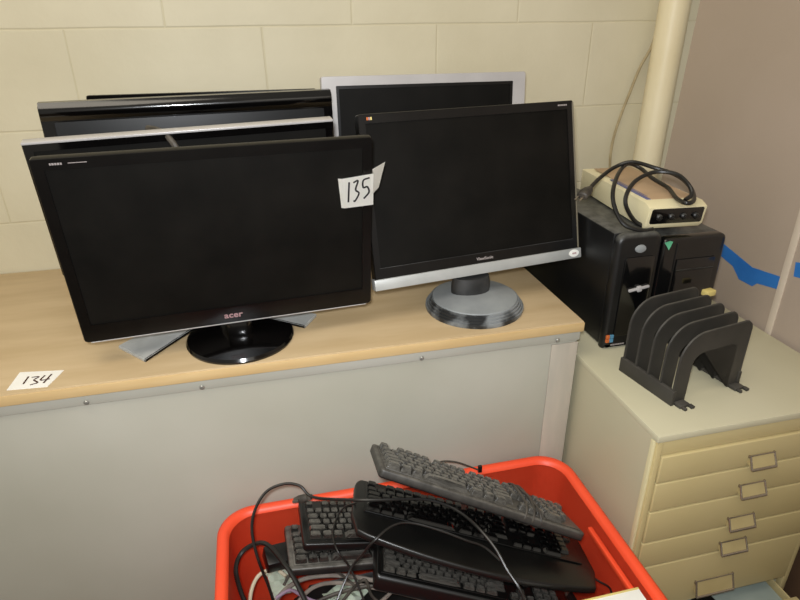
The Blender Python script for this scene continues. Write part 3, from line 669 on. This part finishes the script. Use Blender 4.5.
cable('thick black cable looping against the left inside wall of the bin',
      [(0.2600, -0.7320, -0.4000), (0.2500, -0.7120, -0.3700), (0.2460, -0.6940, -0.3400), (0.2550, -0.6710, -0.3300), (0.2730, -0.6650, -0.3200), (0.2960, -0.6720, -0.3100), (0.3130, -0.6900, -0.3100), (0.3330, -0.7310, -0.3100), (0.3470, -0.7580, -0.3200), (0.3610, -0.7890, -0.3400)], .0042)
cable('beige cable curling up low in the left of the bin', [(0.2590, -0.7130, -0.4300), (0.2660, -0.6960, -0.4000), (0.2780, -0.6760, -0.3900), (0.2950, -0.6690, -0.3850), (0.3140, -0.6710, -0.3850), (0.3310, -0.6850, -0.3900)], .0036, 'cablebeige')
cable('thin black cable rising from the front and curving over the palm rest',
      [(0.3990, -0.8490, -0.3000), (0.4360, -0.8110, -0.2600), (0.4560, -0.8130, -0.2300), (0.4750, -0.8210, -0.1950), (0.5080, -0.8030, -0.1900), (0.5390, -0.7990, -0.1950), (0.5820, -0.8150, -0.2050), (0.6240, -0.8330, -0.2200), (0.6530, -0.8400, -0.2350), (0.6740, -0.8590, -0.2500)], .0021)
cable('thin black wire looping over the small grimy keyboard on the left',
      [(0.4630, -0.7240, -0.2050), (0.4460, -0.7030, -0.2300), (0.4310, -0.7030, -0.2500), (0.4190, -0.7350, -0.2550), (0.4220, -0.7700, -0.2600), (0.4390, -0.7810, -0.2900), (0.4550, -0.8160, -0.3300)], .0018)
# coil around the top keyboard
kt, kq = kb
P = []
for k in range(0, 61):
    a = 2*math.pi*k/20; P.append(kq @ Vector((.083+.022*k/60+.014*math.cos(a*.5+1), .068*math.cos(a)+.004, -.005+.022*math.sin(a)+.002*math.sin(3*a))))
P = P[::2]
b = NB(); tube(b, [kq.inverted() @ p for p in P], .0021, 8); obj('wound_cord', b, 'cabledust', kt)
t = thing('cable_end', 'thin dark cable with small plug standing up at the back bin rim', 'cable', (0.7170, -0.6000, -0.2920))
b = NB(); tube(b, [(0.6250, -0.6200, -0.2560), (0.6490, -0.6100, -0.2490), (0.6820, -0.6050, -0.2600), (0.7120, -0.6000, -0.2810), (0.7360, -0.6000, -0.2970)], .0018)
o_ = Vector((0.7170, -0.6000, -0.2920)); b.transform(Matrix.Translation(-o_)); obj('wire', b, 'cabledust', t)
b = NB(); p = Vector((0.7380, -0.6000, -0.2940)); box(b, (-.004, -.003, -.008), (.004, .003, .008), .001); b.transform(Matrix.Translation(p-o_)); obj('plug', b, 'cable', t)
cable('short thin cable lying against the right inner wall of the bin', [(0.8080, -0.8240, -0.3400), (0.8430, -0.8510, -0.3400), (0.8630, -0.8680, -0.3450), (0.8810, -0.8750, -0.3600), (0.8900, -0.8760, -0.4000)], .0018)
gl = 'thin grey cable among the tangle along the bottom of the bin below the keyboards'; gg = 'tangled cables below the keyboards'
G = [([(0.2940, -0.7450, -0.4000), (0.3270, -0.7150, -0.3900), (0.3700, -0.7030, -0.3850), (0.4370, -0.7150, -0.3850), (0.5100, -0.7490, -0.3850), (0.5990, -0.7820, -0.3900), (0.7000, -0.8200, -0.4000)], 'cablegrey', .0042),
     ([(0.3320, -0.7620, -0.3900), (0.3750, -0.7270, -0.3850), (0.4250, -0.7320, -0.3800), (0.5010, -0.7660, -0.3800), (0.5760, -0.7980, -0.3900)], 'cablegrey', .0038),
     ([(0.3490, -0.7740, -0.3800), (0.4040, -0.7590, -0.3750), (0.4750, -0.7600, -0.3700), (0.5290, -0.7820, -0.3750), (0.6040, -0.8250, -0.3800)], 'cabledust', .0036),
     ([(0.4640, -0.8180, -0.3600), (0.4950, -0.7980, -0.3600), (0.5260, -0.7770, -0.3650), (0.5550, -0.7920, -0.3700), (0.6380, -0.8330, -0.3750)], 'cablegrey', .0034),
     ([(0.3100, -0.7360, -0.3800), (0.3360, -0.7300, -0.3750), (0.3570, -0.7520, -0.3700), (0.3810, -0.7700, -0.3700), (0.4260, -0.7850, -0.3700), (0.4840, -0.8070, -0.3700)], 'cablepurple', .0030),
     ([(0.5420, -0.8530, -0.3400), (0.5830, -0.8320, -0.3450), (0.6400, -0.8250, -0.3550), (0.6960, -0.8470, -0.3600), (0.7290, -0.8760, -0.3600)], 'cabledust', .0030),
     ([(0.3260, -0.7210, -0.3700), (0.3390, -0.7040, -0.3650), (0.3570, -0.7000, -0.3650), (0.4110, -0.7000, -0.3750), (0.4570, -0.7640, -0.3700)], 'cabledust', .0026),
     ([(0.4070, -0.8040, -0.3600), (0.4380, -0.7710, -0.3600), (0.4680, -0.7490, -0.3650), (0.4740, -0.7890, -0.3600), (0.4970, -0.8260, -0.3600)], 'cabledust', .0028)]
for i, (P, m, r) in enumerate(G):
    lab = {'cablegrey': gl, 'cabledust': 'thin dark dusty cable among the tangle along the bottom of the bin', 'cablepurple': 'thin mauve cable low in the tangle at the bottom left of the bin'}[m]
    cable(lab, P, r, m, group=None if m == 'cablepurple' else gg + (' (grey)' if m == 'cablegrey' else ' (dark)'))
for k in range(8):
    x = .33+.065*k+random.uniform(-.02, .02); y = -.84+random.uniform(-.03, .03)
    P = [(x+random.uniform(-.12, .12), y+random.uniform(-.09, .09)-.03*j*0, -.43+random.uniform(-.02, .02)) for j in range(6)]
    cable('thick dark cable lying deep in the tangle inside the bin', P, .004, 'cabledust' if k % 2 else 'cable', group='deep cables in the bin')
# adapter, papers, box
bm = NB(); box(bm, (-.032, -.02, -.014), (.032, .02, .014), .004)
tag(obj('power_adapter', bm, 'kbody', mtx=Mx((0.3280, -0.6780, -0.3450), 12, 8, 12)), 'small black power adapter block left of the lower left keyboard', 'adapter')
bm = NB(); lathe(bm, [(.004, -.014), (.007, -.004), (.008, .006), (.006, .014)], 12); box(bm, (-.006, -.004, .013), (.006, .004, .022), .001); box(bm, (.006, -.003, -.008), (.012, .003, .004), .001); box(bm, (-.013, -.002, -.012), (-.006, .003, 0), .001)
tag(obj('cable_plug', bm, 'cabledust', mtx=Mx((0.3730, -0.6380, -0.2550), 70, 20, 60)), 'small dark plug on the upper left corner of the small grimy keyboard', 'plug')
def crumple(w, d, seed):
    rnd = random.Random(seed); b = bmesh.new(); n = 5
    V = [[b.verts.new((-w/2+w*i/n, -d/2+d*j/n, rnd.uniform(-.008, .008))) for j in range(n+1)] for i in range(n+1)]
    for i in range(n):
        for j in range(n): b.faces.new((V[i][j], V[i+1][j], V[i+1][j+1], V[i][j+1]))
    bmesh.ops.solidify(b, geom=b.faces[:], thickness=.0006); return b
tag(obj('paper_scrap', crumple(.05, .05, 3), 'paleg', mtx=Mx((0.3240, -0.6900, -0.3950), 25, 10, 20), smooth=10), 'crumpled pale paper scrap low at the left of the bin, beside the beige cable', 'paper')
tag(obj('paper_scrap', crumple(.07, .05, 5), 'paleg', mtx=Mx((0.4310, -0.7470, -0.3950), 15, 5, 35), smooth=10), 'crumpled pale paper showing between grey cables below the keyboards', 'paper')
a = Vector((0.7960, -0.9230, -0.3020)); c = Vector((0.8940, -0.9230, -0.3020)); dd = (c-a).normalized(); ang = math.degrees(math.atan2(dd.y, dd.x))
t = thing('white_box', 'white flat box in the right front corner of the red bin', 'box', c, R(ang))
bm = NB(); box(bm, (-.19, -.12, -.05), (0, 0, 0), .0012); obj('carton', bm, 'boxwhite', t)
bm = NB(); box(bm, (-.19, -.003, -.004), (0, .0006, .0006), .0004); obj('edge_strip', bm, 'yellow', t)
# the hidden bulk of the heap that carries the keyboards
bm = NB()
prism(bm, rr(-.27, -.15, .27, .19, .05, 6), 0, .30, bev=.03, seg=3)
for v in bm.verts: 
    if v.co.z > .1: v.co.z += random.uniform(-.02, .01)
o = obj('cable_heap', bm, 'cable', loc=(.60, -.85, FLOOR+.012)); tag(o, 'dark heap of cables filling the lower part of the red bin', 'cables'); o['kind'] = 'stuff'

# ------------------------------------------------------------------ lift so the floor is z=0
for o in list(COL.objects):
    if o.parent is None: o.location.z += -FLOOR
bpy.context.view_layer.update()

# ------------------------------------------------------------------ camera
cx, cy, cz, pitch, yaw, roll, f = (0.357015, -1.505440, 0.556235, 0.447186, 0.233514, -0.007719, 605.207482)
cp, sp, cyw, syw, cr, sr = math.cos(pitch), math.sin(pitch), math.cos(yaw), math.sin(yaw), math.cos(roll), math.sin(roll)
fw = Vector((syw*cp, cyw*cp, -sp)); rt = Vector((cyw, -syw, 0)); up = rt.cross(fw)
r2 = rt*cr+up*sr; u2 = -rt*sr+up*cr
cam = bpy.data.cameras.new('camera'); co = bpy.data.objects.new('camera', cam); COL.objects.link(co)
mt = Matrix(((r2.x, u2.x, -fw.x, cx), (r2.y, u2.y, -fw.y, cy), (r2.z, u2.z, -fw.z, cz-FLOOR), (0, 0, 0, 1)))
co.matrix_world = mt; cam.sensor_width = 36; cam.lens = f/800*36; cam.clip_start = .02
scene.camera = co

# ------------------------------------------------------------------ light
def area(name, loc, target, size, power, color, sy=None):
    l = bpy.data.lights.new(name, 'AREA'); l.energy = power; l.color = color; l.size = size
    if sy: l.shape = 'RECTANGLE'; l.size_y = sy
    o = bpy.data.objects.new(name, l); COL.objects.link(o); o.location = loc
    o.rotation_euler = (Vector(target)-Vector(loc)).to_track_quat('-Z', 'Y').to_euler(); return o
area('ceiling_light', (-.3, -1.15, 2.9), (.4, -.2, .7), 1.5, 21, (1, .91, .76), .9)
area('flash', (cx-.03, cy-.02, cz-FLOOR+.07), (.62, -.3, .7), .05, 13.5, (.94, .97, 1))
area('room_light', (1.6, -3.4, 2.4), (.6, -.4, .7), 1.2, 6, (1, .92, .80))
w = bpy.data.worlds.new('world'); scene.world = w; w.use_nodes = True
w.node_tree.nodes['Background'].inputs['Color'].default_value = (1, .93, .80, 1)
w.node_tree.nodes['Background'].inputs['Strength'].default_value = .42
scene.view_settings.view_transform = 'Standard'
scene.view_settings.look = 'None'
scene.view_settings.exposure = 0
